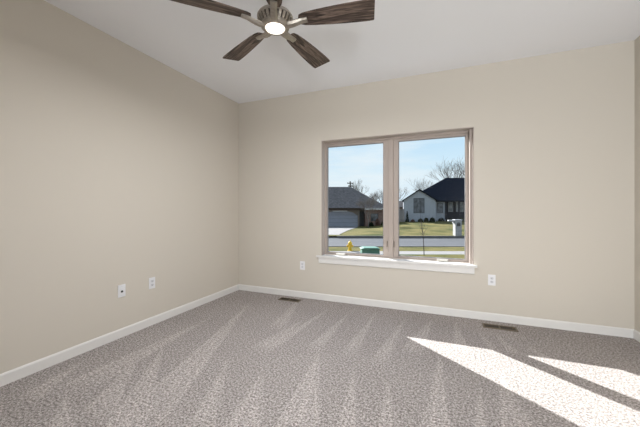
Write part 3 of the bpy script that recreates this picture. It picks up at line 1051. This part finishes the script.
box(b, 18.75, 4.0, -0.3, 34, 4.2, zs(2.45)); box(b, 18.75, 2.4, -0.3, 18.95, 4.0, zs(2.45)); box(b, 33.8, 4.2, -0.3, 34, 12.5, zs(2.45))
obj('porch_wall', b, M['navy_wall'], wh)
pbox('porch_floor', M['white_paint'], wh, 17.0, 2.0, -0.2, 34, 4.0, zs(-0.36))
framed_window(wh, 17.55, 18.45, zs(0.62), zs(2.1), 2.2, 1, 2, M['house_frame'], M['house_pane'])
for x0, x1, c in ((20.0, 20.75, 1), (21.2, 22.45, 2), (23.1, 24.3, 2)):
    framed_window(wh, x0, x1, zs(0.80), zs(2.35), 4.0, c, 2, M['white_paint'], M['pale_pane'], 0.08)
for x in (18.85, 20.85, 22.75, 25.6):
    pbox('porch_post', M['navy_wall'], wh, x - 0.09, 2.1, zs(-0.36), x + 0.09, 2.28, zs(2.34))
b = NB()
box(b, 18.95, 2.15, zs(0.62), 26, 2.23, zs(0.72)); box(b, 18.95, 2.15, zs(-0.22), 26, 2.23, zs(-0.14))
x = 19.05
while x < 25.9:
    box(b, x, 2.17, zs(-0.14), x + 0.05, 2.21, zs(0.62)); x += 0.16
obj('porch_railing', b, M['navy_wall'], wh)
pbox('eave_beam', M['navy_wall'], wh, 16.5, 1.9, zs(2.30), 34, 2.2, zs(2.36))

# neighbour's roof glimpsed over the fence
dh = thing('distant_house', 'low brick house with a brown roof glimpsed over the fence', 'house', E(19.6, 66, 0.0), YAW)
pbox('wall', M['brown_brick'], dh, -3.5, 0, -0.6, 3.5, 5, 1.55)
hip_roof('roof', M['shingle_brown'], dh, -3.9, 3.9, -0.4, 5.4, -1.6, 1.6, 2.5, 1.7, 3.1)

# wooden fence between the houses
fe = thing('wooden_fence', 'grey wooden fence between the brown house and the white house', 'fence', E(10.68, 41.5, -0.75), YAW)
b = NB()
for i in range(18):
    x = -1.24 + i * 0.137
    box(b, x, 0, 0.0, x + 0.125, 0.025, 1.95 + 0.02 * math.sin(i * 2.1))
obj('boards', b, M['fence'], fe)
b = NB(); box(b, -1.24, 0.026, 0.35, 1.22, 0.07, 0.44); box(b, -1.24, 0.026, 1.5, 1.22, 0.07, 1.59)
obj('rails', b, M['fence'], fe)
for x in (-1.18, 0, 1.16):
    pbox('post', M['fence'], fe, x - 0.05, 0.071, -0.2, x + 0.05, 0.17, 2.0)

# ------------------------------------------------------------------ street furniture
mb = thing('mailbox_pillar', 'white brick mailbox pillar standing by the far kerb', 'mailbox', E(10.93, 23.45, z_far(10.93, 23.45) - 0.02), YAW)
pbox('pillar', M['pillar_brick'], mb, -0.25, -0.22, 0, 0.25, 0.22, 1.22)
pbox('cap', M['white_paint'], mb, -0.29, -0.26, 1.221, 0.29, 0.26, 1.30, bevel=0.015)
b = NB()
pts = [(-0.13, 0.78), (0.13, 0.78), (0.13, 0.96)] + [(0.13 * math.cos(R(a)), 0.96 + 0.11 * math.sin(R(a))) for a in range(20, 180, 20)] + [(-0.13, 0.96)]
prism(b, pts, 'y', -0.255, -0.221)
md = obj('mailbox_door', b, M['slot'], mb)
b = NB(); box(b, -0.02, -0.27, 1.0, 0.02, -0.256, 1.04)
obj('knob', b, M['gutter'], md)
b = NB()
box(b, -0.74, -0.12, 1.16, -0.295, 0.12, 1.26)
ns = obj('newspaper_holder', b, M['white_paint'], mb, bevel=0.01)
b = NB(); box(b, -0.38, -0.08, 1.02, -0.251, 0.08, 1.159)
obj('holder_bracket', b, M['white_paint'], ns)

hy = thing('fire_hydrant', 'yellow fire hydrant beside the near street edge', 'hydrant', E(1.56, 15.3, -0.965), YAW)
b = NB(); lathe(b, [(0.0, -0.05), (0.13, -0.05), (0.13, 0.03), (0.10, 0.035), (0.088, 0.06), (0.086, 0.33), (0.11, 0.335), (0.11, 0.365), (0.0, 0.365)], 20)
obj('barrel', b, M['yellow'], hy, smooth=False)
b = NB(); lathe(b, [(0.105, 0.366), (0.105, 0.385), (0.098, 0.42), (0.078, 0.462), (0.045, 0.49), (0.026, 0.495), (0.024, 0.545), (0, 0.545)], 20)
obj('bonnet', b, M['yellow'], hy, smooth=False)
for dx, dy, rr, ln in ((-1, 0, 0.052, 0.16), (1, 0, 0.052, 0.16), (0, -1, 0.065, 0.15)):
    b = NB()
    cyl(b, (dx * .06, dy * .06, 0.26), (dx * (ln - .03), dy * (ln - .03), 0.26), rr * .85, 14)
    cyl(b, (dx * (ln - .03), dy * (ln - .03), 0.26), (dx * ln, dy * ln, 0.26), rr, 14)
    cyl(b, (dx * ln, dy * ln, 0.26), (dx * (ln + .025), dy * (ln + .025), 0.26), rr * .35, 6)
    obj('nozzle_cap', b, M['yellow_cap'], hy)

ub = thing('utility_box', 'low green utility box on the grass near the sidewalk', 'utility box', E(2.33, 13.78, -0.92), YAW)
b = NB()
for (z0, w, d), (z1, w2, d2) in (((-0.12, 0.42, 0.28), (0.27, 0.40, 0.27)),):
    lo = [b.verts.new(p) for p in ((-w, -d, z0), (w, -d, z0), (w, d, z0), (-w, d, z0))]
    hi = [b.verts.new(p) for p in ((-w2, -d2, z1), (w2, -d2, z1), (w2, d2, z1), (-w2, d2, z1))]
    b.faces.new(lo); b.faces.new(hi)
    for i in range(4):
        b.faces.new((lo[i], lo[(i + 1) % 4], hi[(i + 1) % 4], hi[i]))
obj('body', b, M['green_box'], ub, bevel=0.015)
b = NB(); prism(b, [(-0.45, 0.271), (0.45, 0.271), (0.44, 0.30), (0.30, 0.345), (-0.30, 0.345), (-0.44, 0.30)], 'y', -0.31, 0.31)
obj('lid', b, M['green_lid'], ub, bevel=0.01)

up = thing('utility_pole', 'wooden utility pole with crossarms behind the brown roof', 'utility pole', E(5.65, 55, -1.2), YAW)
b = NB(); tube(b, [(0, 0, 0), (0, 0, 7.6)], [0.16, 0.12], 10)
obj('pole', b, M['pole'], up)
for z, w in ((7.15, 0.62), (6.60, 0.42)):
    ca = pbox('crossarm', M['pole'], up, -w, -0.22, z, w, -0.11, z + 0.14)
    for x in (-w + .08, -w * .45, w * .45, w - .08):
        b = NB()
        cyl(b, (x, -0.165, z + 0.14), (x, -0.165, z + 0.30), 0.04, 8)
        obj('insulator', b, M['gutter'], ca)
